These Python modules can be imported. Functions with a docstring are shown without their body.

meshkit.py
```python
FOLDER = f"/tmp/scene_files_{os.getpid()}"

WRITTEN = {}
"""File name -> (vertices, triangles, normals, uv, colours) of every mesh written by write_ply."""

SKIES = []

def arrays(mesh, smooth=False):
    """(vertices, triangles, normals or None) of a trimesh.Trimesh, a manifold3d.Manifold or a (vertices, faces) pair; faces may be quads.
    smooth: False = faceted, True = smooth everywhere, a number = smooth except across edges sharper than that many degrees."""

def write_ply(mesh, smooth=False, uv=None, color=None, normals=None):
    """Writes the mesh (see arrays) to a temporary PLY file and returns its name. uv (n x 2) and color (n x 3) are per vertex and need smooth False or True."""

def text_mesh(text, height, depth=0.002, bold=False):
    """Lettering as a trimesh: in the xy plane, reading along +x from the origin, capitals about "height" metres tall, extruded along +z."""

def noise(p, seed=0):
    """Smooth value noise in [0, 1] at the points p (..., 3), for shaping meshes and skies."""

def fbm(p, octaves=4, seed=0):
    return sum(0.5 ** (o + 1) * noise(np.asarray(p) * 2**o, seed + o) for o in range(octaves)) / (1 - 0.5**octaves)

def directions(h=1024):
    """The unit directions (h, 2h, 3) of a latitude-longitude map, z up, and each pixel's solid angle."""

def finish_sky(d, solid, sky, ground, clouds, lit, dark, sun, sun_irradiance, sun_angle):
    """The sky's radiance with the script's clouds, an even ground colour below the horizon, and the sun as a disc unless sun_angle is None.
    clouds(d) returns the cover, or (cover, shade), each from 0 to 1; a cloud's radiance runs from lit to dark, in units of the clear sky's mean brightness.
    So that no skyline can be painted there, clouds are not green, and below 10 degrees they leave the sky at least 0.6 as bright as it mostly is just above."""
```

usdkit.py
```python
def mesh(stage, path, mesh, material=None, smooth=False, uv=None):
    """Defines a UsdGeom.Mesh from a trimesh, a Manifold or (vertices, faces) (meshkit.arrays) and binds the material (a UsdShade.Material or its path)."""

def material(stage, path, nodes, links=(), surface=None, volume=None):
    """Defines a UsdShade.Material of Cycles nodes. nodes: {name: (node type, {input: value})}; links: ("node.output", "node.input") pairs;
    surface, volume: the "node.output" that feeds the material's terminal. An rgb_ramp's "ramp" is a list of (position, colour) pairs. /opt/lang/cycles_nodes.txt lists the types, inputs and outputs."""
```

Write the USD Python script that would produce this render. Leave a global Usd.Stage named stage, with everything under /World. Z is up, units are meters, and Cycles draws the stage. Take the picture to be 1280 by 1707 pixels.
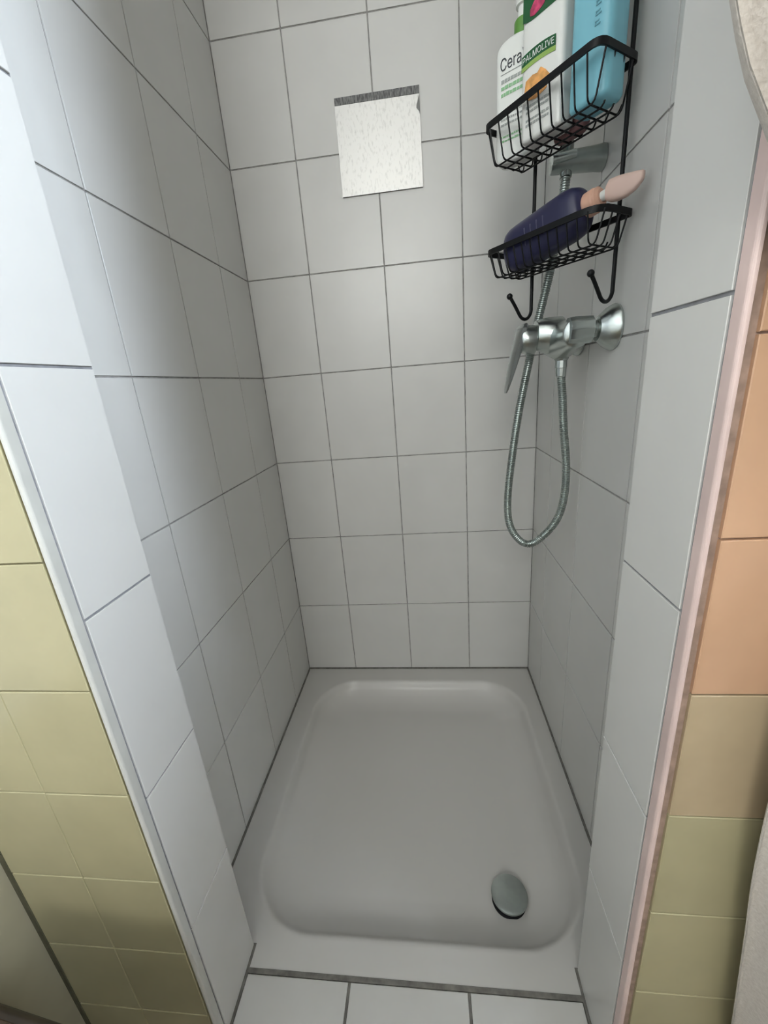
import math, random
import numpy as np, trimesh
from pxr import Usd, UsdGeom, UsdLux, UsdShade, Gf, Sdf
import usdkit, meshkit
from shapely.geometry import Polygon

random.seed(7)
RNG = np.random.default_rng(7)
stage = Usd.Stage.CreateInMemory()
UsdGeom.SetStageUpAxis(stage, "Z")
UsdGeom.SetStageMetersPerUnit(stage, 1.0)
UsdGeom.Xform.Define(stage, "/World")
UsdGeom.Scope.Define(stage, "/World/Looks")

# ------------------------------------------------------------------ camera, light, exposure
CAM_POS = (0.4612, -1.1950, 0.9672)
CAM_R = np.array([[0.99268, 0.09284, -0.07766], [-0.04527, -0.30908, -0.94996], [-0.11220, 0.94649, -0.30261]])  # right, down, forward
FOCAL_PX = 672.87
EXPOSURE = 1.19
cam = UsdGeom.Camera.Define(stage, "/World/camera")
_u, _, _v = np.linalg.svd(CAM_R)
CAM_R = _u @ _v
_m = Gf.Matrix4d(1.0)
for i, row in enumerate((CAM_R[0], -CAM_R[1], -CAM_R[2], np.array(CAM_POS))):
    _m.SetRow3(i, Gf.Vec3d(*map(float, row)))
cam.AddTransformOp().Set(_m)
cam.CreateHorizontalApertureAttr(36.0)
cam.CreateVerticalApertureAttr(36.0 * 1707 / 1280)
cam.CreateFocalLengthAttr(FOCAL_PX / 1280 * 36.0)
cam.CreateClippingRangeAttr((0.02, 100.0))
cam.CreateExposureAttr(EXPOSURE)

# daylight: overcast sky outside the bathroom window, as an area light filling the window opening
WIN = dict(x=1.62, y0=-2.00, y1=-1.42, z0=1.38, z1=2.22)
sky = UsdLux.DomeLight.Define(stage, "/World/sky")
sky.CreateIntensityAttr(0.6)
sky.CreateColorAttr(Gf.Vec3f(0.80, 0.90, 1.0))
day = UsdLux.RectLight.Define(stage, "/World/window_daylight")
day.CreateWidthAttr(WIN["y1"] - WIN["y0"])
day.CreateHeightAttr(WIN["z1"] - WIN["z0"])
day.CreateIntensityAttr(32.0)
day.CreateColorAttr(Gf.Vec3f(0.78, 0.87, 1.0))
_lm = Gf.Matrix4d(1.0)   # rect lights shine along their -z: turn it to shine along -x into the room
for i, row in enumerate(((0, 1, 0), (0, 0, 1), (1, 0, 0), (WIN["x"] + 0.16, (WIN["y0"] + WIN["y1"]) / 2, (WIN["z0"] + WIN["z1"]) / 2))):
    _lm.SetRow3(i, Gf.Vec3d(*map(float, row)))
day.AddTransformOp().Set(_lm)
# added high window behind the camera: an invented warm fill light for the shower
ADDED_WIN2 = dict(y=-2.60, x0=-0.10, x1=0.74, z0=1.45, z1=2.20)
fill2 = UsdLux.RectLight.Define(stage, "/World/window_daylight_001")
fill2.CreateWidthAttr(ADDED_WIN2["x1"] - ADDED_WIN2["x0"])
fill2.CreateHeightAttr(ADDED_WIN2["z1"] - ADDED_WIN2["z0"])
fill2.CreateIntensityAttr(5.6)
fill2.CreateColorAttr(Gf.Vec3f(1.0, 0.955, 0.885))
_lm = Gf.Matrix4d(1.0)
for i, row in enumerate(((-1, 0, 0), (0, 0, 1), (0, -1, 0), ((ADDED_WIN2["x0"] + ADDED_WIN2["x1"]) / 2, ADDED_WIN2["y"] - 0.14, (ADDED_WIN2["z0"] + ADDED_WIN2["z1"]) / 2))):
    _lm.SetRow3(i, Gf.Vec3d(*map(float, row)))
fill2.AddTransformOp().Set(_lm)

# ------------------------------------------------------------------ names, things, parts
USED = {}
def numbered(parent, name):
    k = USED.get((parent, name), 0)
    USED[(parent, name)] = k + 1
    return f"{parent}/{name}" + (f"_{k:03d}" if k else "")

def tag(p, label=None, cat=None, group=None, kind=None):
    for k, v in (("label", label), ("category", cat), ("group", group), ("kind", kind)):
        if v:
            p.SetCustomDataByKey(k, v)
    return p

def thing(name, label, cat, loc=(0, 0, 0), rows=None, group=None, kind=None):
    """An Xform at the thing's base. rows: local x, y, z axes as world vectors."""
    x = UsdGeom.Xform.Define(stage, numbered("/World", name))
    m = Gf.Matrix4d(1.0)
    if rows is not None:
        for i, r in enumerate(rows):
            m.SetRow3(i, Gf.Vec3d(*map(float, r)))
    m.SetTranslateOnly(Gf.Vec3d(*map(float, loc)))
    x.AddTransformOp().Set(m)
    return tag(x.GetPrim(), label, cat, group, kind)

def obj(name, mesh, m, parent=None, smooth=False, label=None):
    parent_path = str(parent.GetPath()) if parent is not None else "/World"
    p = usdkit.mesh(stage, numbered(parent_path, name), mesh, m, smooth=smooth).GetPrim()
    if label:
        p.SetCustomDataByKey("label", label)
    return p

def structure(name, mesh, m, label, cat):
    return tag(obj(name, mesh, m), label, cat, None, "structure")

# ------------------------------------------------------------------ shape helpers
def box(x0, x1, y0, y1, z0, z1):
    b = trimesh.creation.box((x1 - x0, y1 - y0, z1 - z0))
    b.apply_translation(((x0 + x1) / 2, (y0 + y1) / 2, (z0 + z1) / 2))
    return b

def join(*ms):
    return trimesh.util.concatenate(list(ms))

def tile_mesh(c, u, v, w, h, t, ch=0.0004, tilt=0.0016):
    """A bevelled tile whose back is centred on c in the plane (u, v); u x v points out of the wall."""
    u, v = np.asarray(u, float), np.asarray(v, float)
    n = np.cross(u, v)
    a, b = RNG.uniform(-tilt, tilt, 2)
    P = []
    for (ww, hh, tt) in ((w, h, 0), (w, h, t - ch), (w - 2 * ch, h - 2 * ch, t)):
        for sx, sy in ((-1, -1), (1, -1), (1, 1), (-1, 1)):
            P.append(np.asarray(c, float) + u * sx * ww / 2 + v * sy * hh / 2 + n * (tt + (0 if tt == 0 else a * sx * ww / 2 + b * sy * hh / 2)))
    F = [(8, 9, 10), (8, 10, 11), (0, 2, 1), (0, 3, 2)]
    for lo, hi in ((0, 4), (4, 8)):
        for k in range(4):
            k2 = (k + 1) % 4
            F += [(lo + k, lo + k2, hi + k2), (lo + k, hi + k2, hi + k)]
    return trimesh.Trimesh(np.array(P), np.array(F), process=False)

def frames(P, closed=False):
    P = np.asarray(P, float)
    if closed:
        T = np.roll(P, -1, 0) - np.roll(P, 1, 0)
    else:
        T = np.gradient(P, axis=0)
    T /= np.linalg.norm(T, axis=1, keepdims=True)
    a = np.cross(T[0], [0, 0, 1.0])
    if np.linalg.norm(a) < 0.2:
        a = np.cross(T[0], [0, 1.0, 0])
    a /= np.linalg.norm(a)
    A = [a]
    for k in range(1, len(P)):
        a = A[-1] - T[k] * (A[-1] @ T[k])
        A.append(a / np.linalg.norm(a))
    A = np.array(A)
    return T, A, np.cross(T, A)

def tube(P, r, sides=8, closed=False, cap=True):
    P = np.asarray(P, float)
    n = len(P)
    T, A, B = frames(P, closed)
    r = np.broadcast_to(r, (n,))
    ang = np.arange(sides) * 2 * np.pi / sides
    V = P[:, None] + r[:, None, None] * (np.cos(ang)[None, :, None] * A[:, None] + np.sin(ang)[None, :, None] * B[:, None])
    V = V.reshape(-1, 3)
    F = []
    for i in range(n if closed else n - 1):
        i2 = (i + 1) % n
        for j in range(sides):
            j2 = (j + 1) % sides
            F += [(i * sides + j, i * sides + j2, i2 * sides + j2), (i * sides + j, i2 * sides + j2, i2 * sides + j)]
    if cap and not closed:
        V = np.vstack([V, P[:1], P[-1:]])
        for j in range(sides):
            j2 = (j + 1) % sides
            F += [(n * sides, j2, j), (n * sides + 1, (n - 1) * sides + j, (n - 1) * sides + j2)]
    return trimesh.Trimesh(V, np.array(F), process=False)

def spline(P, n=60):
    from scipy.interpolate import CubicSpline
    P = np.asarray(P, float)
    s = np.r_[0, np.cumsum(np.linalg.norm(np.diff(P, axis=0), axis=1))]
    return CubicSpline(s, P)(np.linspace(0, s[-1], n))

def rounded_path(P, r, seg=5):
    """A polyline with its inner corners rounded."""
    P = [np.asarray(p, float) for p in P]
    out = [P[0]]
    for a, b, c in zip(P, P[1:], P[2:]):
        d0, d1 = (a - b), (c - b)
        l0, l1 = np.linalg.norm(d0), np.linalg.norm(d1)
        q = min(r, l0 * 0.45, l1 * 0.45)
        p0, p1 = b + d0 / l0 * q, b + d1 / l1 * q
        for t in np.linspace(0, 1, seg):
            out.append((1 - t) ** 2 * p0 + 2 * t * (1 - t) * b + t ** 2 * p1)
    out.append(P[-1])
    return np.array(out)

def lathe(profile, origin, axis, sides=32):
    """profile: (distance along the axis, radius) pairs."""
    axis = np.asarray(axis, float) / np.linalg.norm(axis)
    a = np.cross(axis, [0, 0, 1.0]) if abs(axis[2]) < 0.9 else np.array([1.0, 0, 0])
    a /= np.linalg.norm(a)
    b = np.cross(axis, a)
    ang = np.arange(sides) * 2 * np.pi / sides
    V = np.array([np.asarray(origin) + axis * h + max(r, 1e-5) * (math.cos(t) * a + math.sin(t) * b) for h, r in profile for t in ang])
    F = []
    for i in range(len(profile) - 1):
        for j in range(sides):
            j2 = (j + 1) % sides
            F += [(i * sides + j, i * sides + j2, (i + 1) * sides + j2), (i * sides + j, (i + 1) * sides + j2, (i + 1) * sides + j)]
    n = len(V)
    V = np.vstack([V, [np.asarray(origin) + axis * profile[0][0], np.asarray(origin) + axis * profile[-1][0]]])
    m = len(profile) - 1
    for j in range(sides):
        j2 = (j + 1) % sides
        F += [(n, j2, j), (n + 1, m * sides + j, m * sides + j2)]
    return trimesh.Trimesh(V, np.array(F), process=False)

def loft(rings, cap=True):
    """rings: equally long closed loops of points, joined one after another."""
    k, n = len(rings), len(rings[0])
    V = np.vstack(rings)
    F = []
    for i in range(k - 1):
        for j in range(n):
            j2 = (j + 1) % n
            F += [(i * n + j, i * n + j2, (i + 1) * n + j2), (i * n + j, (i + 1) * n + j2, (i + 1) * n + j)]
    if cap:
        V = np.vstack([V, rings[0].mean(0)[None], rings[-1].mean(0)[None]])
        for j in range(n):
            j2 = (j + 1) % n
            F += [(k * n, j2, j), (k * n + 1, (k - 1) * n + j, (k - 1) * n + j2)]
    m = trimesh.Trimesh(V, np.array(F), process=False)
    if m.volume < 0:
        m.invert()
    return m

def superloop(w, d, p=5.0, n=40):
    """A rounded rectangle w by d as a superellipse in the xy plane."""
    t = np.arange(n) * 2 * np.pi / n
    c, s = np.cos(t), np.sin(t)
    return np.stack([w / 2 * np.sign(c) * np.abs(c) ** (2 / p), d / 2 * np.sign(s) * np.abs(s) ** (2 / p)], 1)

# ------------------------------------------------------------------ materials
def mat(name, base, rough=0.5, metallic=0.0, var=0.0, vscale=20.0, bump=0.0, bscale=200.0, rand=0.0, **kw):
    nodes = {"p": ("principled_bsdf", {"base_color": base, "roughness": rough, "metallic": metallic, **kw})}
    links = []
    if var or bump or rand:
        nodes["g"] = ("texture_coordinate", {})
    src = None
    if var:
        nodes["n"] = ("noise_texture", {"scale": vscale, "detail": 4.0})
        nodes["r"] = ("rgb_ramp", {"ramp": [(0.3, [c * (1 - var) for c in base]), (0.7, [min(1, c * (1 + var)) for c in base])]})
        links += [("g.object", "n.vector"), ("n.fac", "r.fac")]
        src = "r.color"
    if rand:
        nodes["oi"] = ("object_info", {})
        nodes["mr"] = ("map_range", {"to_min": 1 - rand, "to_max": 1 + rand})
        nodes["hv"] = ("hsv", {"color": base})
        links += [("oi.random", "mr.value"), ("mr.result", "hv.value")]
        if src:
            links.append((src, "hv.color"))
        src = "hv.color"
    if src:
        links.append((src, "p.base_color"))
    if bump:
        nodes["bn"] = ("noise_texture", {"scale": bscale, "detail": 3.0})
        nodes["b"] = ("bump", {"strength": 1.0, "distance": bump})
        links += [("g.object", "bn.vector"), ("bn.fac", "b.height"), ("b.normal", "p.normal")]
    return usdkit.material(stage, f"/World/Looks/{name}", nodes, links, surface="p.BSDF")

M = {
    "white_tile": mat("white_tile", (0.63, 0.622, 0.595), 0.34, var=0.02, vscale=9, bump=0.0004, bscale=14, rand=0.012),
    "dark_joint": mat("dark_joint", (0.085, 0.078, 0.045), 0.8, var=0.2, vscale=60),
    "ledge_tile": mat("ledge_tile", (0.53, 0.52, 0.49), 0.34, var=0.03, vscale=12, rand=0.01),
    "grout": mat("grout", (0.33, 0.32, 0.305), 0.9, var=0.25, vscale=60),
    "jamb_grout": mat("jamb_grout", (0.25, 0.25, 0.26), 0.9, var=0.2, vscale=60),
    "sealant": mat("sealant", (0.15, 0.142, 0.125), 0.7, var=0.3, vscale=70),
    "tray": mat("tray_enamel", (0.525, 0.51, 0.48), 0.34),
    "yellow_tile": mat("yellow_tile", (0.42, 0.38, 0.23), 0.30, var=0.05, vscale=14, bump=0.0008, bscale=18, rand=0.02),
    "half_glow_tile": mat("half_glow_tile", (0.44, 0.345, 0.22), 0.30, var=0.06, vscale=14, bump=0.0008, bscale=18, rand=0.02),  # yellow tile with a weaker share of the orange glow painted in
    "orange_glow_tile": mat("orange_glow_tile", (0.56, 0.345, 0.215), 0.30, var=0.08, vscale=9, bump=0.0008, bscale=18, rand=0.02),  # yellow tile with the orange glow painted into its colour
    "yellow_grout": mat("yellow_grout", (0.30, 0.28, 0.195), 0.9, var=0.25, vscale=80),
    "brown_grout": mat("brown_grout", (0.34, 0.24, 0.19), 0.9, var=0.25, vscale=80),
    "trim_white": mat("trim_white", (0.52, 0.515, 0.475), 0.35, var=0.05, vscale=25),
    "trim_pink_glow": mat("trim_pink_glow", (0.66, 0.51, 0.475), 0.35, var=0.12, vscale=12),  # pink glow near the right edge, put into the strip colour
    "beige_wall": mat("beige_wall", (0.33, 0.30, 0.205), 0.7, var=0.06, vscale=12),
    "plaster": mat("plaster", (0.74, 0.715, 0.665), 0.8, var=0.03, vscale=10),
    "floor": mat("floor_tile", (0.20, 0.155, 0.11), 0.4, var=0.2, vscale=8),
    "frame_white": mat("frame_white", (0.75, 0.75, 0.74), 0.4),
    "chrome": mat("chrome", (0.54, 0.585, 0.565), 0.24, 1.0, bump=0.0003, bscale=40),
    "chrome_lever": mat("chrome_lever", (0.50, 0.53, 0.53), 0.26, 1.0),
    "chrome_dull": mat("chrome_dull", (0.42, 0.46, 0.44), 0.32, 1.0, var=0.12, vscale=30),
    "black_wire": mat("black_wire", (0.004, 0.0045, 0.005), 0.45, specular_ior_level=0.3),
    "black": mat("black_plastic", (0.010, 0.010, 0.012), 0.5),
}

# ------------------------------------------------------------------ room shell
XR, DEP = 0.773, -0.866          # shower alcove: x 0..XR, back wall y = 0, front edge of the jambs y = DEP
JL, JR, JB = 0.103, 0.674, -0.757  # inner faces of the two jambs and their rear edge
YF = -0.8775                     # face of the yellow tiles on the bathroom wall
TOP, FLOOR, CEIL = 2.10, -0.14, 2.40
RX0, RX1, RY1 = -0.126, WIN["x"], -2.60
T = 0.002                        # tiles stand this far proud of their backing
ROW = 0.25
Z0 = 0.008
GAP = 0.0032

def tile_wall(parent, along, across, ncols, name="tile", zs=None, material="white_tile"):
    """along(u, z) -> point on the backing; ncols: column edges; zs: row edges."""
    for a, b in zip(ncols, ncols[1:]):
        for z0, z1 in zip(zs, zs[1:]):
            obj(name, tile_mesh(along((a + b) / 2, (z0 + z1) / 2), across, (0, 0, 1), b - a - GAP, z1 - z0 - GAP, T), M[material], parent)

rows_in = [0.0] + [k * ROW + Z0 for k in range(1, 9)]
rows_in[-1] = min(rows_in[-1], TOP)
wb = structure("wall_back", box(-0.05, XR + 0.05, T, 0.08, FLOOR, CEIL), M["grout"], "rear wall of the shower alcove in plain white tiles, with the square mirror tile on it", "wall")
tile_wall(wb, lambda u, z: (u, T, z), (1, 0, 0), [0.0, 0.172, 0.373, 0.575, XR], zs=rows_in)
cols = [-0.0, -0.160, -0.354, -0.556, -0.757]
wl = structure("wall_left", box(-0.08, -T, -0.86, 0.0 + T, FLOOR, CEIL), M["grout"], "left wall of the shower alcove in white tiles, bluish towards the opening", "wall")
tile_wall(wl, lambda u, z: (-T, u, z), (0, 1, 0), cols[::-1], zs=rows_in)
wr = structure("wall_right", box(XR + T, XR + 0.08, -0.86, 0.0 + T, FLOOR, CEIL), M["grout"], "right wall of the shower alcove in white tiles, with the mixer fixed to it", "wall")
tile_wall(wr, lambda u, z: (XR + T, u, z), (0, -1, 0), [-0.757, -0.545, -0.345, -0.140, 0.0], zs=rows_in)
# fix the winding of mirrored walls is not needed: across x z points into the alcove
jl = structure("wall_left_jamb", box(0.0, JL - T, DEP + 0.001, JB, 0.0005, CEIL), M["jamb_grout"], "brightly lit white-tiled jamb on the left of the shower opening", "wall")
tile_wall(jl, lambda u, z: (JL - T, u, z), (0, 1, 0), [DEP + 0.0012, JB], zs=rows_in)
jr = structure("wall_right_jamb", box(JR + T, XR, DEP + 0.001, JB, 0.0005, CEIL), M["jamb_grout"], "white-tiled jamb on the right of the shower opening", "wall")
tile_wall(jr, lambda u, z: (JR + T, u, z), (0, -1, 0), [DEP + 0.0012, JB], zs=rows_in)

# tiled ledge in front of the tray
lg = structure("ledge", box(0.0, XR, DEP, -0.794, FLOOR, -T), M["sealant"], "low white-tiled ledge along the front of the shower tray", "ledge")
for a, b in ((JL + 0.002, 0.289), (0.289, 0.490), (0.490, JR - 0.003)):
    obj("tile", tile_mesh(((a + b) / 2, (-0.7955 + DEP) / 2, -T), (1, 0, 0), (0, 1, 0), b - a - 0.005, -0.7955 - DEP - 0.002, T), M["ledge_tile"], lg)
for a, b in ((JL + 0.002, 0.289), (0.289, 0.490), (0.490, JR - 0.003)):
    obj("tile", tile_mesh(((a + b) / 2, DEP, (FLOOR - 0.003) / 2), (1, 0, 0), (0, 0, 1), b - a - 0.004, -FLOOR - 0.006, T), M["ledge_tile"], lg)
obj("joint", box(JL - 0.001, JL + 0.004, DEP, -0.756, -0.001, 0.0012), M["sealant"], lg)
obj("joint", box(JR - 0.004, JR + 0.001, DEP, -0.756, -0.001, 0.0012), M["sealant"], lg)

# yellow-tiled bathroom wall on either side of the opening
zy = [0.830 - 0.15 * k for k in range(6, -9, -1)]
zy = [z for z in zy if z > FLOOR] ; zy = [FLOOR] + zy
wfl = structure("wall_front_left", box(RX0, 0.0986, YF + 0.004, DEP + 0.0005, FLOOR, CEIL), M["yellow_grout"], "pale yellow tiled bathroom wall left of the shower opening", "wall")
for a, b in ((RX0 + 0.003, -0.0145), (-0.0145, 0.0942)):
    for z0, z1 in zip(zy, zy[1:]):
        obj("tile", tile_mesh(((a + b) / 2, YF + 0.004, (z0 + z1) / 2), (1, 0, 0), (0, 0, 1), b - a - 0.0010, z1 - z0 - 0.0018, 0.004, 0.0007, 0.004), M["yellow_tile"], wfl)
obj("corner_joint", box(RX0, RX0 + 0.0075, YF - 0.0015, YF + 0.004, FLOOR, zy[-1]), M["dark_joint"], wfl)
wfr = structure("wall_front_right", box(0.6784, RX1, YF + 0.004, DEP + 0.0005, FLOOR, CEIL), M["brown_grout"], "bathroom wall right of the shower opening in olive yellow tiles, orange glow painted above", "wall")
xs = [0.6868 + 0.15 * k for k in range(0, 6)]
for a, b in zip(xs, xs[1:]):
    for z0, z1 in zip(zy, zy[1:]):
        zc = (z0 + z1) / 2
        m = "orange_glow_tile" if zc > 0.68 else ("half_glow_tile" if zc > 0.53 else "yellow_tile")  # orange glow painted on by row height
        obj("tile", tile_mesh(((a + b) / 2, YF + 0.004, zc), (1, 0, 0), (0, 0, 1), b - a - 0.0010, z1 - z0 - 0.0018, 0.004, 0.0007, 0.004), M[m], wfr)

def trim_profile(x, s):
    """Quarter-round edging at the jamb's front corner; s = +1 when the jamb's face looks to +x."""
    pts = [(x - s * 0.0005, DEP), (x - s * 0.0005, DEP - 0.0085)]
    for t in np.linspace(0, np.pi / 2, 6):
        pts.append((x - s * (0.0035 - 0.003 * math.cos(t)), DEP - 0.0090 - 0.0035 * math.sin(t)))
    pts += [(x - s * 0.0046, DEP - 0.0125), (x - s * 0.0046, DEP)]
    pg = Polygon(pts)
    return pg.buffer(0)
def trim(x, s):
    m = trimesh.creation.extrude_polygon(trim_profile(x, s), TOP - 0.0, engine="earcut")
    m.apply_translation((0, 0, 0.0))
    return m
structure("trim_1", trim(JL, 1), M["trim_white"], "off-white rounded edging strip up the left side of the shower opening", "edging strip")
structure("trim_2", trim(JR, -1), M["trim_pink_glow"], "rounded edging strip, pink glow painted on, up the right side of the shower opening", "edging strip")

wrl = structure("wall_room_left", box(RX0 - 0.08, RX0 - 0.003, RY1, YF + 0.004, FLOOR, CEIL), M["plaster"], "side wall of the bathroom with a plain beige lower part, at the lower left edge", "wall")
obj("dado_panel", box(RX0 - 0.003, RX0, RY1, YF + 0.004, FLOOR, 0.56), M["beige_wall"], wrl, label="plain beige lower part of the wall")
W2 = ADDED_WIN2
structure("wall_room_rear", join(
    box(RX0 - 0.08, W2["x0"], RY1 - 0.08, RY1, FLOOR, CEIL), box(W2["x1"], RX1 + 0.1, RY1 - 0.08, RY1, FLOOR, CEIL),
    box(W2["x0"], W2["x1"], RY1 - 0.08, RY1, FLOOR, W2["z0"]), box(W2["x0"], W2["x1"], RY1 - 0.08, RY1, W2["z1"], CEIL)), M["plaster"], "white plastered bathroom wall opposite the shower", "wall")
structure("ceiling", box(RX0 - 0.08, RX1 + 0.1, RY1, 0.08, CEIL, CEIL + 0.06), M["plaster"], "white plastered ceiling of the bathroom", "ceiling")
structure("floor", box(RX0 - 0.08, RX1 + 0.1, RY1, DEP, FLOOR - 0.05, FLOOR), M["floor"], "brown bathroom floor in front of the shower", "floor")
W = WIN
structure("wall_room_right", join(
    box(RX1, RX1 + 0.1, RY1, W["y0"], FLOOR, CEIL), box(RX1, RX1 + 0.1, W["y1"], DEP, FLOOR, CEIL),
    box(RX1, RX1 + 0.1, W["y0"], W["y1"], FLOOR, W["z0"]), box(RX1, RX1 + 0.1, W["y0"], W["y1"], W["z1"], CEIL)),
    M["plaster"], "white plastered bathroom wall around the window", "wall")
wf = structure("window_1", join(
    box(RX1 + 0.03, RX1 + 0.08, W["y0"], W["y0"] + 0.05, W["z0"], W["z1"]), box(RX1 + 0.03, RX1 + 0.08, W["y1"] - 0.05, W["y1"], W["z0"], W["z1"]),
    box(RX1 + 0.03, RX1 + 0.08, W["y0"], W["y1"], W["z0"], W["z0"] + 0.05), box(RX1 + 0.03, RX1 + 0.08, W["y0"], W["y1"], W["z1"] - 0.05, W["z1"])),
    M["frame_white"], "white framed bathroom window letting in the daylight", "window")
pane = usdkit.material(stage, "/World/Looks/pane", {"f": ("fresnel", {"IOR": 1.45}), "t": ("transparent_bsdf", {"color": (0.97, 0.98, 0.98)}), "g": ("glossy_bsdf", {"color": (1, 1, 1), "roughness": 0.02}), "m": ("mix_closure", {})},
                       [("f.fac", "m.fac"), ("t.BSDF", "m.closure1"), ("g.BSDF", "m.closure2")], surface="m.closure")
obj("pane", box(RX1 + 0.052, RX1 + 0.056, W["y0"] + 0.045, W["y1"] - 0.045, W["z0"] + 0.045, W["z1"] - 0.045), pane, wf)
wf2 = structure("window_2", join(
    box(W2["x0"], W2["x0"] + 0.04, RY1 - 0.07, RY1 - 0.02, W2["z0"], W2["z1"]), box(W2["x1"] - 0.04, W2["x1"], RY1 - 0.07, RY1 - 0.02, W2["z0"], W2["z1"]),
    box(W2["x0"], W2["x1"], RY1 - 0.07, RY1 - 0.02, W2["z0"], W2["z0"] + 0.04), box(W2["x0"], W2["x1"], RY1 - 0.07, RY1 - 0.02, W2["z1"] - 0.04, W2["z1"])),
    M["frame_white"], "added white framed fill light window opposite the shower opening", "window")  # unseen window, added so that its light fills the alcove
obj("pane", box(W2["x0"] + 0.035, W2["x1"] - 0.035, RY1 - 0.047, RY1 - 0.043, W2["z0"] + 0.035, W2["z1"] - 0.035), pane, wf2)

# ------------------------------------------------------------------ shower tray
tr = thing("shower_tray", "white enamelled square shower tray with a rounded sunken basin and a chrome drain", "shower tray")
BX0, BX1, BY0, BY1, BR = 0.062, 0.728, -0.742, -0.060, 0.135
def tray_z(x, y):
    cx, cy, hx, hy = (BX0 + BX1) / 2, (BY0 + BY1) / 2, (BX1 - BX0) / 2, (BY1 - BY0) / 2
    qx, qy = np.abs(x - cx) - hx + BR, np.abs(y - cy) - hy + BR
    d = -(np.hypot(np.maximum(qx, 0), np.maximum(qy, 0)) + np.minimum(np.maximum(qx, qy), 0) - BR)   # depth inside the basin's outline
    t = np.clip(d / 0.095, 0, 1)
    k = np.clip(d / 0.020, 0, 1)
    s = (1 - (1 - t) ** 2.3) * k * k * (3 - 2 * k)
    r = np.hypot(x - 0.588, y + 0.630)
    return -0.050 * np.clip(s, 0, 1) - 0.010 * np.clip(1 - r / 0.7, 0, 1) * t
nx, ny = 190, 194
gx, gy = np.meshgrid(np.linspace(0.001, XR - 0.001, nx), np.linspace(-0.7895, -0.001, ny), indexing="ij")
gz = tray_z(gx, gy)
V = np.stack([gx, gy, gz - 0.0002], -1).reshape(-1, 3)
I, J = np.meshgrid(np.arange(nx - 1), np.arange(ny - 1), indexing="ij")
q = np.stack([I * ny + J, (I + 1) * ny + J, (I + 1) * ny + J + 1, I * ny + J + 1], -1).reshape(-1, 4)
obj("basin", (V, q), M["tray"], tr, True)
obj("apron", box(0.0, XR, -0.7896, -0.786, -0.13, -0.001), M["tray"], tr)
sw = 0.0045
obj("sealant_joint", box(0.0, XR, -sw, 0.0, -0.002, 0.003), M["sealant"], tr)
obj("sealant_joint", box(0.0, sw, JB, 0.0, -0.002, 0.003), M["sealant"], tr)
obj("sealant_joint", box(XR - sw, XR, JB, 0.0, -0.002, 0.003), M["sealant"], tr)
obj("sealant_joint", box(JL, JR, -0.7955, -0.7885, -0.003, 0.0008), M["sealant"], tr)
dz = float(tray_z(np.array(0.588), np.array(-0.630)))
obj("drain_ring", lathe([(0.0005, 0.0335), (0.0035, 0.0335), (0.0035, 0.026), (0.0005, 0.026)], (0.586, -0.634, dz), (0, 0, 1), 40), M["black"], tr, 30, "black gap ring under the drain cap")
obj("drain_cap", lathe([(0.0, 0.020), (0.010, 0.022), (0.0105, 0.0355), (0.0120, 0.0362), (0.0145, 0.0352), (0.0160, 0.030), (0.0172, 0.016), (0.0175, 0.0)], (0.588, -0.630, dz), (0, 0, 1), 48), M["chrome_dull"], tr, 30, "domed chrome drain cap")

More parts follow.
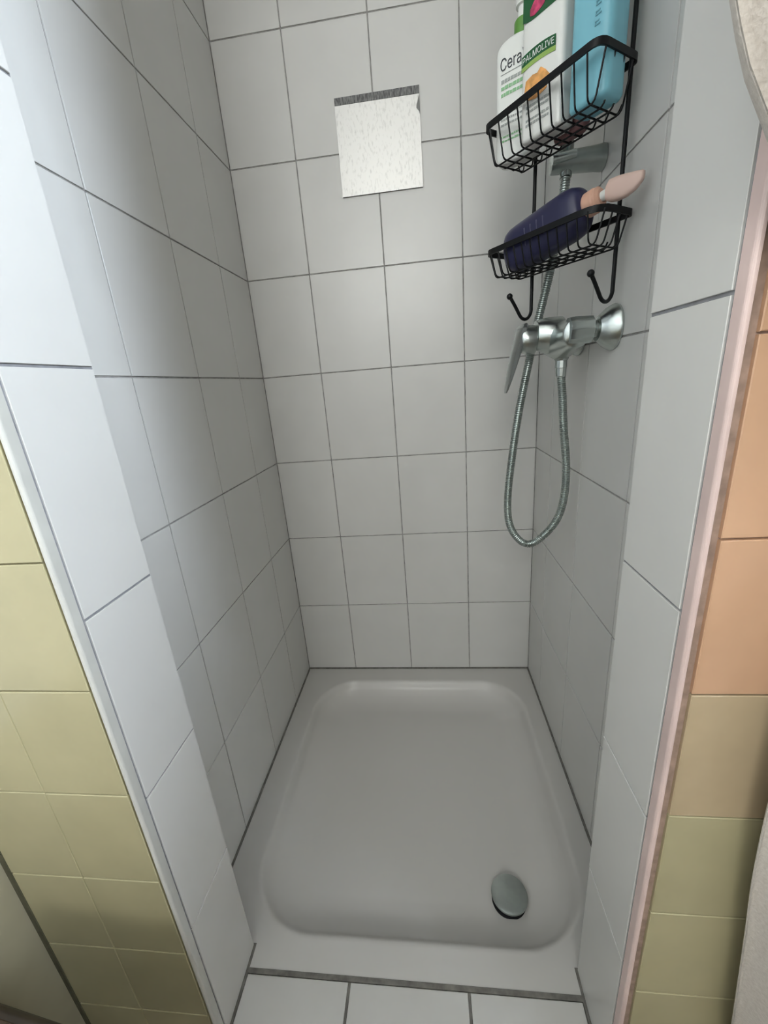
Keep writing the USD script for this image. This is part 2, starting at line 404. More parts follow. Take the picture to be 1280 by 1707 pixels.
# ------------------------------------------------------------------ mirror tile on the back wall
mt = thing("mirror_tile", "square spotted mirror tile with a dark worn top strip on the rear wall", "mirror", (0.2815, -0.0005, 1.4175))
mirror_film = usdkit.material(stage, "/World/Looks/mirror_film", {
    "g": ("texture_coordinate", {}), "mp": ("mapping", {"scale": (210.0, 60.0, 90.0)}), "n": ("noise_texture", {"scale": 1.0, "detail": 4.0}),
    "r": ("rgb_ramp", {"ramp": [(0.25, (0.47, 0.462, 0.445)), (0.48, (0.60, 0.592, 0.57))]}),
    "p": ("principled_bsdf", {"metallic": 0.8, "roughness": 0.5})},
    [("g.object", "mp.vector"), ("mp.vector", "n.vector"), ("n.fac", "r.fac"), ("r.color", "p.base_color")], surface="p.BSDF")
dark_strip = usdkit.material(stage, "/World/Looks/dark_strip", {
    "g": ("texture_coordinate", {}), "mp": ("mapping", {"scale": (420.0, 60.0, 90.0), "rotation": (0, 0.5, 0)}), "n": ("noise_texture", {"scale": 1.0, "detail": 5.0}),
    "r": ("rgb_ramp", {"ramp": [(0.35, (0.055, 0.055, 0.055)), (0.72, (0.26, 0.26, 0.25))]}),
    "p": ("principled_bsdf", {"roughness": 0.5})},
    [("g.object", "mp.vector"), ("mp.vector", "n.vector"), ("n.fac", "r.fac"), ("r.color", "p.base_color")], surface="p.BSDF")
M["mirror_edge"] = mat("mirror_edge", (0.20, 0.20, 0.19), 0.5)
def flat_xz(poly, y0, y1):
    m = trimesh.creation.extrude_polygon(Polygon(poly), abs(y1 - y0), engine="earcut")
    v = m.vertices.copy()
    m.vertices = np.stack([v[:, 0], min(y0, y1) + v[:, 2], v[:, 1]], 1)
    m.invert()
    return m
obj("glass_plate", box(0, 0.2, -0.0035, 0, 0, 0.197), M["mirror_edge"], mt)
obj("mirror_face", flat_xz([(0.0, 0.0), (0.2, 0.0), (0.2, 0.141), (0.1975, 0.148), (0.1915, 0.155), (0.193, 0.162), (0.1965, 0.172), (0.1995, 0.1805), (0.0, 0.1815)], -0.0035, -0.0044), mirror_film, mt)
obj("worn_strip", flat_xz([(0.0, 0.1825), (0.1995, 0.1815), (0.1995, 0.1965), (0.0, 0.1965)], -0.0035, -0.0042), dark_strip, mt, label="dark scratched strip")

# ------------------------------------------------------------------ shower mixer on the right wall
mx = thing("shower_mixer", "chrome single-lever shower mixer on the right wall under the wire caddy", "tap")
MY, MZ, MX = -0.370, 1.020, 0.714
for k, s in enumerate((-1, 1)):
    yy = MY + s * 0.077
    zz = MZ + 0.005
    obj("rosette", lathe([(0.0, 0.0345), (0.003, 0.0355), (0.006, 0.0345), (0.014, 0.030), (0.021, 0.0235), (0.027, 0.0185), (0.028, 0.013), (0.024, 0.012)], (XR - 0.0005, yy, zz), (-1, 0, 0), 40), M["chrome"], mx, 35)
    obj("union_neck", lathe([(0.0, 0.0125), (0.022, 0.0125)], (XR - 0.022, yy, zz), (-1, 0, 0), 24), M["chrome_dull"], mx, 35)
    nut = []
    for h, r in ((0.0, 0.0180), (0.002, 0.0212), (0.030, 0.0225), (0.038, 0.0210)):
        ang = np.arange(48) * 2 * np.pi / 48
        rr = r * np.cos(np.pi / 10) / np.cos((ang % (2 * np.pi / 10)) - np.pi / 10) * (1 + 0.02 * np.sign(np.sin(ang * 10 + 0.3)))
        nut.append(np.stack([np.full(48, XR - 0.035 - h), yy + rr * np.cos(ang), zz + rr * np.sin(ang)], 1))
    obj("union_nut", loft(nut), M["chrome"], mx, 30)
rings = []
for t in np.linspace(-1, 1, 29):
    y = MY + 0.090 * t
    w = 0.0205 + 0.0125 * (1 - abs(t)) ** 0.75 if abs(t) < 0.93 else 0.0205 * math.sqrt(max(0.02, 1 - ((abs(t) - 0.93) / 0.07) ** 2))
    ang = np.arange(32) * 2 * np.pi / 32
    rings.append(np.stack([MX + w * np.cos(ang) * 0.96, np.full(32, y), MZ + 0.002 - 0.006 * (1 - abs(t)) + w * np.sin(ang)], 1))
obj("body", loft(rings), M["chrome"], mx, 60)
# cartridge housing pointing out from the wall
rings = []
for h, ry, rz in ((0.0, 0.036, 0.033), (0.010, 0.0355, 0.0325), (0.020, 0.034, 0.0312), (0.030, 0.0312, 0.0290), (0.038, 0.0280, 0.0268), (0.044, 0.0252, 0.0250), (0.045, 0.0225, 0.0225)):
    ang = np.arange(36) * 2 * np.pi / 36
    rings.append(np.stack([np.full(36, MX - 0.002 - h), MY + ry * np.cos(ang), MZ + 0.004 + 0.12 * h + rz * np.sin(ang)], 1))
obj("cartridge_housing", loft(rings), M["chrome"], mx, 35)
# lever: a cap on the cartridge with a blade that hangs down
rings = []
for xx, r, zz in ((0.6670, 0.0235, 1.0215), (0.6655, 0.0250, 1.0215), (0.6520, 0.0250, 1.0225), (0.6430, 0.0235, 1.0245), (0.6370, 0.0190, 1.0275), (0.6350, 0.0120, 1.0300)):
    ang = np.arange(36) * 2 * np.pi / 36
    rings.append(np.stack([np.full(36, xx), MY + r * np.cos(ang), zz + r * np.sin(ang)], 1))
lev = obj("lever", loft(rings), M["chrome"], mx, 30)
rings = []
for xo, xi, z, hw in ((0.6465, 0.6500, 1.0500, 0.0150), (0.6400, 0.6520, 1.0485, 0.0175), (0.6350, 0.6520, 1.0420, 0.0215), (0.6300, 0.6470, 1.0200, 0.0210), (0.6250, 0.6400, 0.9980, 0.0180),
                      (0.6205, 0.6330, 0.9750, 0.0160), (0.6170, 0.6265, 0.9550, 0.0140), (0.6145, 0.6205, 0.9380, 0.0115), (0.6140, 0.6175, 0.9315, 0.0085)):
    pr_ = [(-1, 0.35), (-0.55, 0.0), (0, -0.12), (0.55, 0.0), (1, 0.35), (1, 0.75), (0.7, 1.0), (0, 1.05), (-0.7, 1.0), (-1, 0.75)]   # ridge along the outer face
    rings.append(np.array([(xo + (xi - xo) * b_, MY + hw * a_, z) for a_, b_ in pr_]))
obj("lever_blade", loft(rings), M["chrome_lever"], lev, 25)
obj("outlet", lathe([(0, 0.0135), (0.010, 0.0125), (0.013, 0.0108)], (MX + 0.002, MY, MZ - 0.025), (0, 0, -1), 28), M["chrome"], mx, 35)

# ------------------------------------------------------------------ shower hose
OUT = np.array([MX + 0.002, MY, MZ - 0.038])
hs = thing("shower_hose", "ribbed chrome shower hose hanging in a long loop below the mixer", "hose")
HP = [(0.7165, -0.370, 0.955), (0.7225, -0.370, 0.905), (0.7275, -0.369, 0.855), (0.7365, -0.367, 0.785), (0.7385, -0.364, 0.735), (0.7275, -0.360, 0.668), (0.7020, -0.354, 0.628), (0.6710, -0.350, 0.6085), (0.6445, -0.346, 0.629), (0.6285, -0.343, 0.690),
      (0.6340, -0.341, 0.780), (0.6510, -0.333, 0.900), (0.6690, -0.325, 0.988), (0.6810, -0.322, 1.045), (0.6910, -0.326, 1.093), (0.7000, -0.338, 1.148), (0.7070, -0.345, 1.207), (0.7120, -0.349, 1.250), (0.7135, -0.350, 1.272)]
length = 1.1
HPs = spline(HP, 900)
ph = np.arange(900) % 3
obj("hose_tube", tube(HPs, np.where(ph == 0, 0.0068, 0.0080), 10), M["chrome_dull"], hs, 40)
obj("hose_nut", lathe([(0.0, 0.0095), (0.001, 0.0104), (0.014, 0.0104), (0.015, 0.0096), (0.029, 0.0090), (0.031, 0.0078)], OUT + (0, 0, 0.0015), (0.02, 0, -1), 12), M["chrome"], hs, 25)

# ------------------------------------------------------------------ holder and hand shower
HY, HZ = -0.350, 1.2935
hold = thing("hand_shower_holder", "short chrome cylindrical wall holder between the two caddy baskets", "holder")
obj("holder_body", lathe([(0.0, 0.0185), (0.003, 0.0190), (0.014, 0.0175), (0.055, 0.0158), (0.081, 0.0150), (0.084, 0.0140), (0.085, 0.0105)], (XR - 0.0005, HY, HZ), (-1, 0, 0), 36), M["chrome_dull"], hold, 35)
rings = []
dirh = np.array([0.02, 0.10, 1.0]); dirh /= np.linalg.norm(dirh)
pc = np.array([0.7105, HY - 0.0145, HZ + 0.002])
obj("holder_slot", tube([pc + np.array([0.013, -0.0005, 0.003]), pc + np.array([-0.024, -0.0005, -0.002])], [0.0065, 0.0075], 16), M["chrome"], hold, 40, "bright oval slot in the holder")
hsx = thing("hand_shower", "chrome hand shower hung in the wall holder behind the upper basket", "shower head")
bq = np.array(HP[-1])
obj("handle", tube([bq, bq + dirh * 0.02, bq + dirh * 0.06, bq + dirh * 0.15, bq + dirh * 0.21], [0.0095, 0.0105, 0.012, 0.0115, 0.012], 18), M["chrome"], hsx, 40)
hd = bq + dirh * 0.225
hdir = np.array([-0.75, 0.25, -0.61]); hdir /= np.linalg.norm(hdir)
obj("spray_head", lathe([(-0.022, 0.012), (-0.014, 0.030), (-0.002, 0.040), (0.004, 0.040), (0.006, 0.034)], hd, hdir, 36), M["chrome"], hsx, 35)

# ------------------------------------------------------------------ wire caddy: local frame s (towards the far end), n (out from the wall), z
E_ = np.array([-0.587, 0.81, 0]); E_ /= np.linalg.norm(E_)
N_ = np.array([-0.81, -0.587, 0]); N_ /= np.linalg.norm(N_)
MID = np.array([0.7117, -0.4028, 0.0])
RROWS = (-E_, -N_, (0, 0, 1))   # local x = -s (the reader's right), y = -n (towards the wall), z
def L(s, n, z):
    return (-s, -n, z)
cd = thing("shower_caddy", "black wire shower caddy with two baskets and two hooks, hanging at the right wall", "shower caddy", MID, RROWS)
WS = 0.0775
for s in (-WS, WS):
    obj("upright", tube(rounded_path([L(s, 0, 1.075), L(s, 0, 1.62), L(s * 0.55, 0, 1.685), L(0, 0, 1.690)], 0.03, 6), 0.0030, 10), M["black_wire"], cd, 40)
    hk = []
    for t in np.linspace(0, 1, 14):
        a = math.pi * t
        hk.append(L(s, 0.026 - 0.026 * math.cos(a) * (1 - 0.0 * t), 1.078 - 0.015 * math.sin(a)))
    P = [L(s, 0, 1.085)] + [L(s, 0.0, 1.078)]
    P = spline([L(s, 0.0, 1.080), L(s, 0.003, 1.0675), L(s, 0.013, 1.0605), L(s, 0.025, 1.0625), L(s, 0.034, 1.0715), L(s, 0.044, 1.0835), L(s, 0.056, 1.0965)], 30)
    h = obj("hook", tube(P, 0.0029, 10), M["black_wire"], cd, 40)
    sp = trimesh.creation.icosphere(2, 0.0052); sp.apply_translation(L(s, 0.0565, 1.0970))
    obj("hook_ball", sp, M["black_wire"], h, True)

def band(path, h, t):
    """A closed flat strip standing on edge."""
    path = np.asarray(path, float)
    Tn, _, _ = frames(path, True)
    side = np.cross(Tn, [0, 0, 1.0]); side /= np.linalg.norm(side, axis=1, keepdims=True)
    prof = [(-t / 2, -h / 2), (t / 2, -h / 2), (t / 2, h / 2), (-t / 2, h / 2)]
    n = len(path)
    V = np.vstack([path + side * a + np.array([0, 0, b]) for a, b in prof])
    F = []
    for k in range(4):
        k2 = (k + 1) % 4
        for i in range(n):
            i2 = (i + 1) % n
            F += [(k * n + i, k * n + i2, k2 * n + i2), (k * n + i, k2 * n + i2, k2 * n + i)]
    m = trimesh.Trimesh(V, np.array(F), process=False)
    if m.volume < 0:
        m.invert()
    return m

def closed_round(P, rs, seg=6):
    P = [np.asarray(p, float) for p in P]
    out = []
    n = len(P)
    for i in range(n):
        a, b, c, r = P[i - 1], P[i], P[(i + 1) % n], rs[i]
        d0, d1 = a - b, c - b
        p0, p1 = b + d0 / np.linalg.norm(d0) * r, b + d1 / np.linalg.norm(d1) * r
        for t in np.linspace(0, 1, seg):
            out.append((1 - t) ** 2 * p0 + 2 * t * (1 - t) * b + t ** 2 * p1)
    return np.array(out)

def basket(s0, s1, nf, zr, zb, ins, ncross, nlong, rims, rb, rt):
    """s0 near end, s1 far end, nf front depth; zr rim, zb bottom; ins: how far the bottom is drawn in."""
    rim = obj("basket", band(closed_round([L(s0, -0.002, zr), L(s1, -0.002, zr), L(s1, nf, zr), L(s0, nf, zr)], rims), rb, rt), M["black_wire"], cd, 30)
    wr_ = 0.00125
    ss = np.linspace(s0 + 0.018, s1 - 0.014, ncross)
    for s in ss:
        k = (s - (s0 + s1) / 2) / ((s1 - s0) / 2)
        sb = s - k * ins * 0.25
        obj("wire", tube(rounded_path([L(s, nf, zr - 0.001), L(sb, nf - ins * 0.8, zb), L(sb, 0.004, zb), L(s, -0.001, zb + 0.012)], 0.007, 4), wr_, 6), M["black_wire"], rim, 40)
    for n in np.linspace(0.008, nf - ins * 0.8 - 0.004, nlong):
        obj("wire", tube(rounded_path([L(s0, n + 0.002, zr - 0.001), L(s0 + ins, n, zb - 0.002), L(s1 - ins, n, zb - 0.002), L(s1, n + 0.002, zr - 0.001)], 0.008, 4), wr_, 6), M["black_wire"], rim, 40)
    return rim
basket(-0.0865, 0.1165, 0.0815, 1.3505, 1.298, 0.013, 10, 4, [0.010, 0.010, 0.016, 0.016], 0.0085, 0.0028)
basket(-0.0975, 0.1185, 0.0760, 1.1725, 1.1335, 0.013, 12, 4, [0.008, 0.010, 0.018, 0.030], 0.0085, 0.0028)
# wall hook that carries the caddy (above the picture)
wh = thing("wall_hook", "small chrome wall hook carrying the wire caddy, high on the right wall", "hook")
hp0 = MID + np.array([0, 0, 1.6845])
obj("peg", tube(spline([(XR, -0.4028, 1.670), (0.745, -0.4028, 1.672), (0.715, -0.4028, 1.6815), (0.700, -0.4028, 1.700)], 16), 0.0042, 12), M["chrome"], wh, 40)
obj("plate", lathe([(0, 0.018), (0.004, 0.018), (0.006, 0.015)], (XR - 0.0005, -0.4028, 1.670), (-1, 0, 0), 28), M["chrome"], wh, 30)

# ------------------------------------------------------------------ bottles in the upper basket
M["white_plastic"] = mat("white_plastic", (0.80, 0.81, 0.77), 0.32, subsurface_weight=0.0)
M["cream_white"] = mat("cream_white", (0.82, 0.82, 0.78), 0.30)
M["cap_green"] = mat("cap_green", (0.12, 0.30, 0.055), 0.4)
M["ink_dark"] = mat("ink_dark", (0.045, 0.05, 0.055), 0.5)
M["ink_green"] = mat("ink_green", (0.26, 0.50, 0.26), 0.5)
M["ink_grey"] = mat("ink_grey", (0.36, 0.38, 0.36), 0.5)
M["banner_dark"] = mat("banner_dark", (0.012, 0.10, 0.030), 0.4)
M["banner_light"] = mat("banner_light", (0.30, 0.46, 0.11), 0.4)
M["print_orange"] = mat("print_orange", (0.74, 0.36, 0.11), 0.45, var=0.35, vscale=90)
M["print_rose"] = mat("print_rose", (0.50, 0.05, 0.13), 0.45, var=0.5, vscale=120)
M["blue_plastic"] = mat("blue_plastic", (0.30, 0.70, 0.82), 0.25, transmission_weight=0.2)
M["blue_ink"] = mat("blue_ink", (0.17, 0.42, 0.50), 0.5)
M["mauve"] = mat("mauve", (0.26, 0.13, 0.13), 0.5, var=0.2, vscale=40)
M["navy"] = mat("navy_plastic", (0.022, 0.022, 0.065), 0.34)
M["peach"] = mat("peach_plastic", (0.72, 0.42, 0.30), 0.4)
M["pale_pink"] = mat("pale_pink_plastic", (0.74, 0.53, 0.45), 0.45)

def at(s, n, z):
    return MID + E_ * s + N_ * n + np.array([0, 0, z])

def bottle_body(w, d, h, sh, nw, p=5.0, foot=0.006, taper=0.0):
    """A flat bottle: local x width, y depth, z up; sh: where the shoulder starts, nw: neck diameter."""
    rg = []
    for z, kw, kd in ((0.0, 1 - 2 * foot / w, 1 - 2 * foot / d), (foot * 0.35, 1 - 0.7 * foot / w, 1 - 0.7 * foot / d), (foot, 1, 1), (sh * 0.5, 1 - taper * 0.5, 1), (sh, 1 - taper, 1)):
        rg.append(np.c_[superloop(w * kw, d * kd, p), np.full(40, z)])
    for t in np.linspace(0.12, 1, 9):
        c = math.cos(t * math.pi / 2)
        ww = nw + (w * (1 - taper) - nw) * c ** 0.75
        dd = nw + (d - nw) * c ** 0.75
        rg.append(np.c_[superloop(ww, dd, 2 + (p - 2) * c), np.full(40, sh + (h - sh) * math.sin(t * math.pi / 2) ** 1.0)])
    return loft(rg)

def on_face(poly, d, lift=0.0003, thick=0.0004):
    """A flat print on a bottle's front face (local y = -d/2)."""
    m = trimesh.creation.extrude_polygon(poly, thick, engine="earcut")
    v = m.vertices.copy()
    m.vertices = np.stack([v[:, 0], -d / 2 - lift - v[:, 2], v[:, 1]], 1)
    if m.volume < 0:
        m.invert()
    return m

def text_on(text, height, x, z, d, arc=None, width=None, bold=False, lift=0.0003):
    t = meshkit.text_mesh(text, height, 0.0004, bold)
    v = t.vertices.copy()
    x0, x1 = v[:, 0].min(), v[:, 0].max()
    k = (width / (x1 - x0)) if width else 1.0
    xx = x + (v[:, 0] - x0) * k
    t.vertices = np.stack([xx, -d / 2 - lift - v[:, 2], z + v[:, 1] + (arc(xx) if arc else 0)], 1)
    if t.volume < 0:
        t.invert()
    return t

def rectp(x0, x1, z0, z1):
    return Polygon([(x0, z0), (x1, z0), (x1, z1), (x0, z1)])

def curved(x0, x1, lo, hi, n=16):
    xs_ = np.linspace(x0, x1, n)
    return Polygon([(x, lo(x)) for x in xs_] + [(x, hi(x)) for x in xs_[::-1]])

def turned(deg):
    """The bottle frame turned so that its right side recedes."""
    c, s_ = math.cos(math.radians(deg)), math.sin(math.radians(deg))
    return (-E_ * c - N_ * s_, -N_ * c + E_ * s_, (0, 0, 1))

def text_rows(parent, rows, d, m):
    """Blurred small print: rows of short word-like bars (x0, x1, z, height)."""
    ms = []
    for x0, x1, z, h in rows:
        x = x0
        while x < x1 - 0.001:
            w = min(float(RNG.uniform(0.0015, 0.006)), x1 - x)
            ms.append(on_face(rectp(x, x + w, z, z + h * float(RNG.uniform(0.7, 1.0))), d))
            x += w + 0.0009
    return obj("small_print", join(*ms), m, parent)

BZ = 1.3010
# white lotion bottle, far end of the basket
lb = thing("lotion_bottle", "white lotion bottle with dark lettering and green collar, leftmost in the upper basket", "bottle", at(0.0860, 0.0340, BZ), turned(20))
D1, W1 = 0.035, 0.0645
obj("body", bottle_body(W1, D1, 0.156, 0.142, 0.040, 6.0), M["white_plastic"], lb, 40)
obj("lettering", text_on("CeraVe", 0.0152, -0.0230, 0.1208, D1, width=0.0545), M["ink_dark"], lb)
obj("rule_line", on_face(rectp(-0.0225, 0.0270, 0.1158, 0.1166), D1), M["ink_grey"], lb)
text_rows(lb, [(-0.0215, 0.024, 0.1050, 0.0048)], D1, M["ink_grey"])
text_rows(lb, [(-0.0215, 0.024, 0.0965, 0.0050), (-0.0215, 0.020, 0.0880, 0.0050)], D1, M["ink_green"])
text_rows(lb, [(-0.0215, 0.018, z, 0.0030) for z in (0.064, 0.057, 0.050)], D1, M["ink_grey"])
text_rows(lb, [(-0.0215, 0.016, z, 0.0028) for z in (0.034, 0.028)], D1, M["ink_green"])
obj("collar", lathe([(0.0, 0.0125), (0.002, 0.0133), (0.022, 0.0133), (0.024, 0.0120)], (0.0055, 0, 0.1545), (0, 0, 1), 32), M["cap_green"], lb, 35, "green collar")
obj("pump_head", join(lathe([(0.0, 0.0080), (0.016, 0.0080), (0.017, 0.0115), (0.028, 0.0115), (0.030, 0.009)], (0.0055, 0, 0.178), (0, 0, 1), 28),
                      tube([(0.0055, 0, 0.201), (0.026, -0.004, 0.201), (0.042, -0.008, 0.197)], [0.0055, 0.005, 0.0035], 14)), M["white_plastic"], lb, 35)

# white shower gel bottle with the green banner
gb = thing("shower_gel_bottle", "white shower gel bottle with curved green banner and orange picture in the upper basket", "bottle", at(0.0178, 0.0482, BZ), turned(6))
D2, W2_ = 0.040, 0.0685
obj("body", bottle_body(W2_, D2, 0.215, 0.185, 0.030, 5.5), M["cream_white"], gb, 40)
bn = lambda x: 0.0022 * (1 - ((x + 0.004) / 0.027) ** 2) - 0.02 * (x + 0.031)   # the banner's sweep
obj("banner", on_face(curved(-0.0310, 0.0235, lambda x: 0.0925 + bn(x), lambda x: 0.1048 + 1.3 * bn(x)), D2), M["banner_dark"], gb)
obj("banner_stripe", on_face(curved(-0.0310, 0.0235, lambda x: 0.0868 + bn(x), lambda x: 0.0923 + bn(x)), D2), M["banner_light"], gb)
obj("lettering", text_on("PALMOLIVE", 0.0072, -0.0290, 0.0950, D2, arc=bn, width=0.0500, bold=False, lift=0.0008), M["cream_white"], gb)
fl = Polygon([(-0.024, 0.060), (-0.022, 0.0725), (-0.012, 0.0750), (-0.004, 0.0735), (0.001, 0.0775), (0.008, 0.0715), (0.014, 0.064), (0.010, 0.052), (-0.006, 0.048), (-0.018, 0.051)]).buffer(0.0015)
obj("picture", on_face(fl, D2), M["print_orange"], gb, label="orange almond picture")
text_rows(gb, [(-0.022, 0.016, z, 0.0034) for z in (0.040, 0.034, 0.024, 0.018)], D2, M["ink_grey"])
gp = curved(-0.0300, 0.0300, lambda x: 0.1385 + 3.2 * (max(0, -x - 0.010)) ** 2 * 3, lambda x: 0.1800)
obj("label_print", on_face(gp, D2), M["banner_dark"], gb, label="dark green label area")
rs = Polygon([(-0.0170, 0.1445), (-0.0120, 0.1428), (-0.0040, 0.1440), (0.003, 0.1465), (0.006, 0.155), (-0.002, 0.160), (-0.012, 0.156), (-0.0175, 0.150)]).buffer(0.001)
obj("rose_print", on_face(rs, D2, 0.0008), M["print_rose"], gb, label="crimson rose picture")
obj("cap", lathe([(0.0, 0.0165), (0.002, 0.0172), (0.022, 0.0165), (0.024, 0.014)], (0, 0, 0.213), (0, 0, 1), 32), M["banner_dark"], gb, 35)

# light blue bottle at the near end
bb = thing("blue_bottle", "light blue translucent bottle, nearest in the upper basket", "bottle", at(-0.0555, 0.0400, BZ + 0.001), RROWS)
D3, W3 = 0.046, 0.060
obj("body", bottle_body(W3, D3, 0.205, 0.180, 0.030, 4.2, 0.007), M["blue_plastic"], bb, 40)
ms = []
for k in range(7):
    z = 0.076 + 0.0098 * k
    w = float(RNG.uniform(0.0060, 0.0080))
    ms += [on_face(rectp(0.009, 0.009 + w, z, z + 0.0014), D3), on_face(rectp(0.009, 0.009 + w * 0.8, z + 0.0034, z + 0.0048), D3), on_face(rectp(0.009, 0.0104, z, z + 0.0048), D3)]
obj("lettering", join(*ms), M["blue_ink"], bb, label="faint vertical lettering")
obj("cap", lathe([(0.0, 0.0165), (0.002, 0.0172), (0.024, 0.0165), (0.026, 0.014)], (0, 0, 0.203), (0, 0, 1), 32), M["white_plastic"], bb, 35)

# mauve bar lying on the grid behind
sb = thing("soap_bar", "small brown-mauve soap bar lying on the grid of the upper basket", "soap", at(0.001, 0.0125, 1.3010), RROWS)
rg = []
for z, k in ((0.0, 0.82), (0.003, 0.95), (0.008, 1.0), (0.016, 1.0), (0.021, 0.94), (0.024, 0.78)):
    rg.append(np.c_[superloop(0.056 * k, 0.022 * k, 3.0), np.full(40, z)])
obj("bar", loft(rg), M["mauve"], sb, 50)

# navy pump bottle lying in the lower basket
pb = thing("navy_pump_bottle", "dark navy lotion bottle with a pale pink pump lying in the lower basket", "bottle", at(0.0915, 0.0395, 1.1665), RROWS)
axis = np.array([0.160, 0.0, 0.027]); axis /= np.linalg.norm(axis)   # local: towards the near end and slightly up
upv = np.cross([0, -1.0, 0], axis) ; upv = np.cross(axis, [0, 1.0, 0]); upv /= np.linalg.norm(upv)
if upv[2] < 0: upv = -upv
def ring_on(h, w, d, p=2.6, n=40, off=0.0):
    lp = superloop(w, d, p, n)
    return axis * h + upv * off + lp[:, :1] * np.array([0, 1.0, 0]) + lp[:, 1:] * upv
rg = []
for h, k in ((0.0, 0.55), (0.003, 0.78), (0.009, 0.92), (0.018, 0.99), (0.03, 1.0), (0.09, 1.0), (0.118, 0.99), (0.131, 0.93), (0.140, 0.80), (0.145, 0.62), (0.147, 0.44)):
    rg.append(ring_on(h, 0.056 * k, 0.071 * k))
obj("body", loft(rg), M["navy"], pb, 50)
obj("label_print", join(*[tube([axis * (0.055 + 0.012 * j) + np.array([0, -0.0272, 0]) + upv * 0.014, axis * (0.055 + 0.012 * j) + np.array([0, -0.0272, 0]) - upv * 0.012], 0.0011, 6) for j in range(4)]), mat("navy_print", (0.08, 0.08, 0.13), 0.5), pb)
obj("collar", loft([ring_on(h, 2 * r, 2 * r, 2.0) for h, r in ((0.146, 0.0150), (0.148, 0.0165), (0.160, 0.0165), (0.162, 0.0150), (0.166, 0.0150), (0.168, 0.0125), (0.1695, 0.0105))]), M["peach"], pb, 35, "peach collar")
obj("stem", loft([ring_on(h, 2 * r, 2 * r, 2.0, 24) for h, r in ((0.1690, 0.0065), (0.184, 0.0065))]), M["white_plastic"], pb, 35, "white pump stem")
tp = []
a0 = axis * 0.178
for u, w_, hh, up in ((0.0, 0.015, 0.020, 0.0), (0.004, 0.018, 0.027, 0.001), (0.014, 0.018, 0.029, 0.000), (0.026, 0.015, 0.027, -0.0005), (0.038, 0.011, 0.021, 0.0005), (0.046, 0.008, 0.013, 0.0030), (0.048, 0.005, 0.009, 0.0040)):
    lp = superloop(w_, hh, 3, 28)
    tp.append(a0 + np.array([1.0, 0, -0.02]) * u + lp[:, :1] * np.array([0, 1.0, 0]) + (lp[:, 1:] + up) * np.array([0, 0, 1.0]))
obj("pump_head", loft(tp), M["pale_pink"], pb, 40, "pale pink pump head")

# ------------------------------------------------------------------ shower curtain gathered at the right edge of the opening
curtain_mat = usdkit.material(stage, "/World/Looks/curtain", {
    "g": ("texture_coordinate", {}), "n": ("noise_texture", {"scale": 380.0, "detail": 3.0}), "b": ("bump", {"strength": 1.0, "distance": 0.0008}),
    "r": ("rgb_ramp", {"ramp": [(0.3, (0.60, 0.55, 0.49)), (0.7, (0.74, 0.69, 0.63))]}),
    "p": ("principled_bsdf", {"roughness": 0.9, "sheen_weight": 0.2}), "t": ("translucent_bsdf", {"color": (0.7, 0.63, 0.56)}), "m": ("mix_closure", {"fac": 0.2})},
    [("g.object", "n.vector"), ("n.fac", "b.height"), ("b.normal", "p.normal"), ("n.fac", "r.fac"), ("r.color", "p.base_color"), ("p.BSDF", "m.closure1"), ("t.BSDF", "m.closure2")], surface="m.closure")
from scipy.interpolate import PchipInterpolator
CY = -0.906
le = PchipInterpolator([-0.10, 0.05, 0.15, 0.284, 0.40, 0.485, 0.586, 0.70, 0.80, 0.90, 1.00, 1.08, 1.098, 1.115, 1.129, 1.20, 1.40, 1.90],
                       [0.806, 0.796, 0.788, 0.777, 0.766, 0.757, 0.751, 0.748, 0.746, 0.736, 0.692, 0.655, 0.644, 0.6345, 0.629, 0.607, 0.585, 0.575])
wd = PchipInterpolator([-0.10, 0.30, 0.70, 0.80, 0.90, 1.10, 1.90], [0.24, 0.21, 0.12, 0.09, 0.12, 0.22, 0.30])
zs_ = np.linspace(-0.10, 1.90, 120)
us_ = np.linspace(0, 1, 90)
G = np.zeros((len(zs_), len(us_), 3))
for i, z in enumerate(zs_):
    w = float(wd(z))
    G[i, :, 0] = float(le(z)) + us_ * w
    G[i, :, 1] = CY + 0.011 * np.sin(us_ * 2 * np.pi * 5.5 + 0.5 * math.sin(z * 3)) + 0.003 * np.sin(us_ * 31 + z * 6)
    G[i, :, 2] = z
th = 0.0012
nzs, nus = len(zs_), len(us_)
V = np.vstack([(G + (0, -th, 0)).reshape(-1, 3), (G + (0, th, 0)).reshape(-1, 3)])
I, J = np.meshgrid(np.arange(nzs - 1), np.arange(nus - 1), indexing="ij")
qa = np.stack([I * nus + J, I * nus + J + 1, (I + 1) * nus + J + 1, (I + 1) * nus + J], -1).reshape(-1, 4)
off = nzs * nus
F = [qa, qa[:, ::-1] + off]
for j in (0, nus - 1):
    i = np.arange(nzs - 1)
    e = np.stack([i * nus + j, (i + 1) * nus + j, (i + 1) * nus + j + off, i * nus + j + off], -1)
    F.append(e if j == 0 else e[:, ::-1])
for i in (0, nzs - 1):
    j = np.arange(nus - 1)
    e = np.stack([i * nus + j, i * nus + j + off, i * nus + j + 1 + off, i * nus + j + 1], -1)
    F.append(e if i == 0 else e[:, ::-1])
ct = thing("shower_curtain", "pale gathered curtain hanging at the right edge of the shower opening", "curtain")
obj("fabric", (V, np.vstack(F)), curtain_mat, ct, True)
obj("rod", tube([(RX0 + 0.001, CY, 1.915), (RX1 - 0.001, CY, 1.915)], 0.011, 16), M["frame_white"], ct, 40)
obj("tie_back", band(closed_round([(0.743, CY - 0.018, 0.800), (0.841, CY - 0.018, 0.800), (0.841, CY + 0.017, 0.800), (0.743, CY + 0.017, 0.800)], [0.012] * 4), 0.03, 0.002), M["frame_white"], ct, 30)

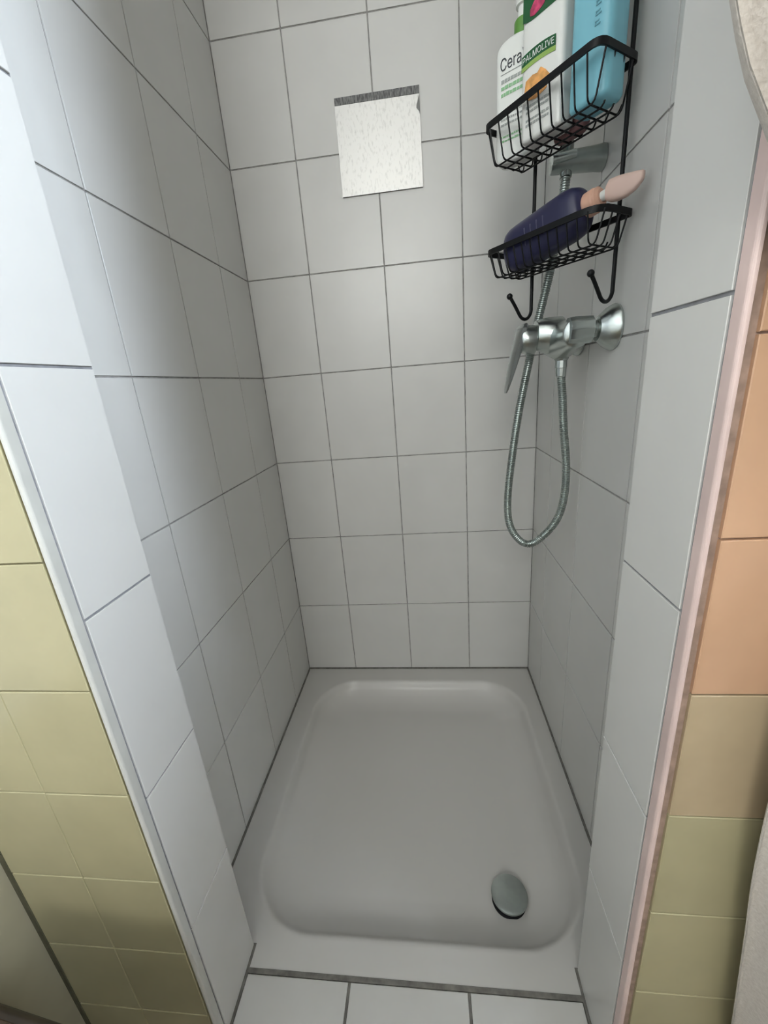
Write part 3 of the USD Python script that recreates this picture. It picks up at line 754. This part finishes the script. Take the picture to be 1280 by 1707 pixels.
# ------------------------------------------------------------------ brown stool at the lower left
wood = usdkit.material(stage, "/World/Looks/dark_wood", {
    "g": ("texture_coordinate", {}), "mp": ("mapping", {"scale": (9.0, 60.0, 60.0)}), "n": ("noise_texture", {"scale": 1.0, "detail": 5.0, "distortion": 0.6}),
    "r": ("rgb_ramp", {"ramp": [(0.32, (0.030, 0.017, 0.011)), (0.55, (0.085, 0.043, 0.024)), (0.75, (0.16, 0.095, 0.06))]}), "p": ("principled_bsdf", {"roughness": 0.45})},
    [("g.object", "mp.vector"), ("mp.vector", "n.vector"), ("n.fac", "r.fac"), ("r.color", "p.base_color")], surface="p.BSDF")
M["wood_edge"] = mat("wood_edge", (0.022, 0.014, 0.009), 0.5, var=0.3, vscale=30)
SX, SY, STOP = 0.0155, -1.1120, 0.402
sd = np.array([1.0, -0.115, 0]); sd /= np.linalg.norm(sd)
st = thing("wooden_stool", "dark brown wooden stool at the bottom left corner below the beige wall", "stool", (SX, SY, FLOOR), (sd, (-sd[1], sd[0], 0), (0, 0, 1)))
hT = STOP - FLOOR
rg = []
for z, k in ((hT - 0.030, 0.004), (hT - 0.026, 0.0), (hT - 0.007, 0.0), (hT - 0.002, 0.003), (hT - 0.0005, 0.007)):
    rg.append(np.c_[superloop(0.232 - 2 * k, 0.228 - 2 * k, 14.0, 64), np.full(64, z)])
obj("seat", loft(rg), M["wood_edge"], st, 40)
rg = [np.c_[superloop(0.232 - 2 * k, 0.228 - 2 * k, 14.0, 64), np.full(64, z)] for z, k in ((hT - 0.0008, 0.010), (hT + 0.0006, 0.011), (hT + 0.0010, 0.014))]
obj("seat_panel", loft(rg), wood, st, 40, "lighter brown inlaid seat panel")
for sx in (-1, 1):
    for sy in (-1, 1):
        obj("leg", loft([np.c_[superloop(w_, w_, 6, 24) + (sx * o, sy * o), np.full(24, z)] for z, w_, o in ((0.0, 0.022, 0.094), (0.003, 0.024, 0.094), (hT - 0.0295, 0.032, 0.088))]), M["wood_edge"], st, 40)
for sy in (-1, 1):
    obj("stretcher", box(-0.082, 0.082, sy * 0.0905 - 0.007, sy * 0.0905 + 0.007, 0.17, 0.20), M["wood_edge"], st)
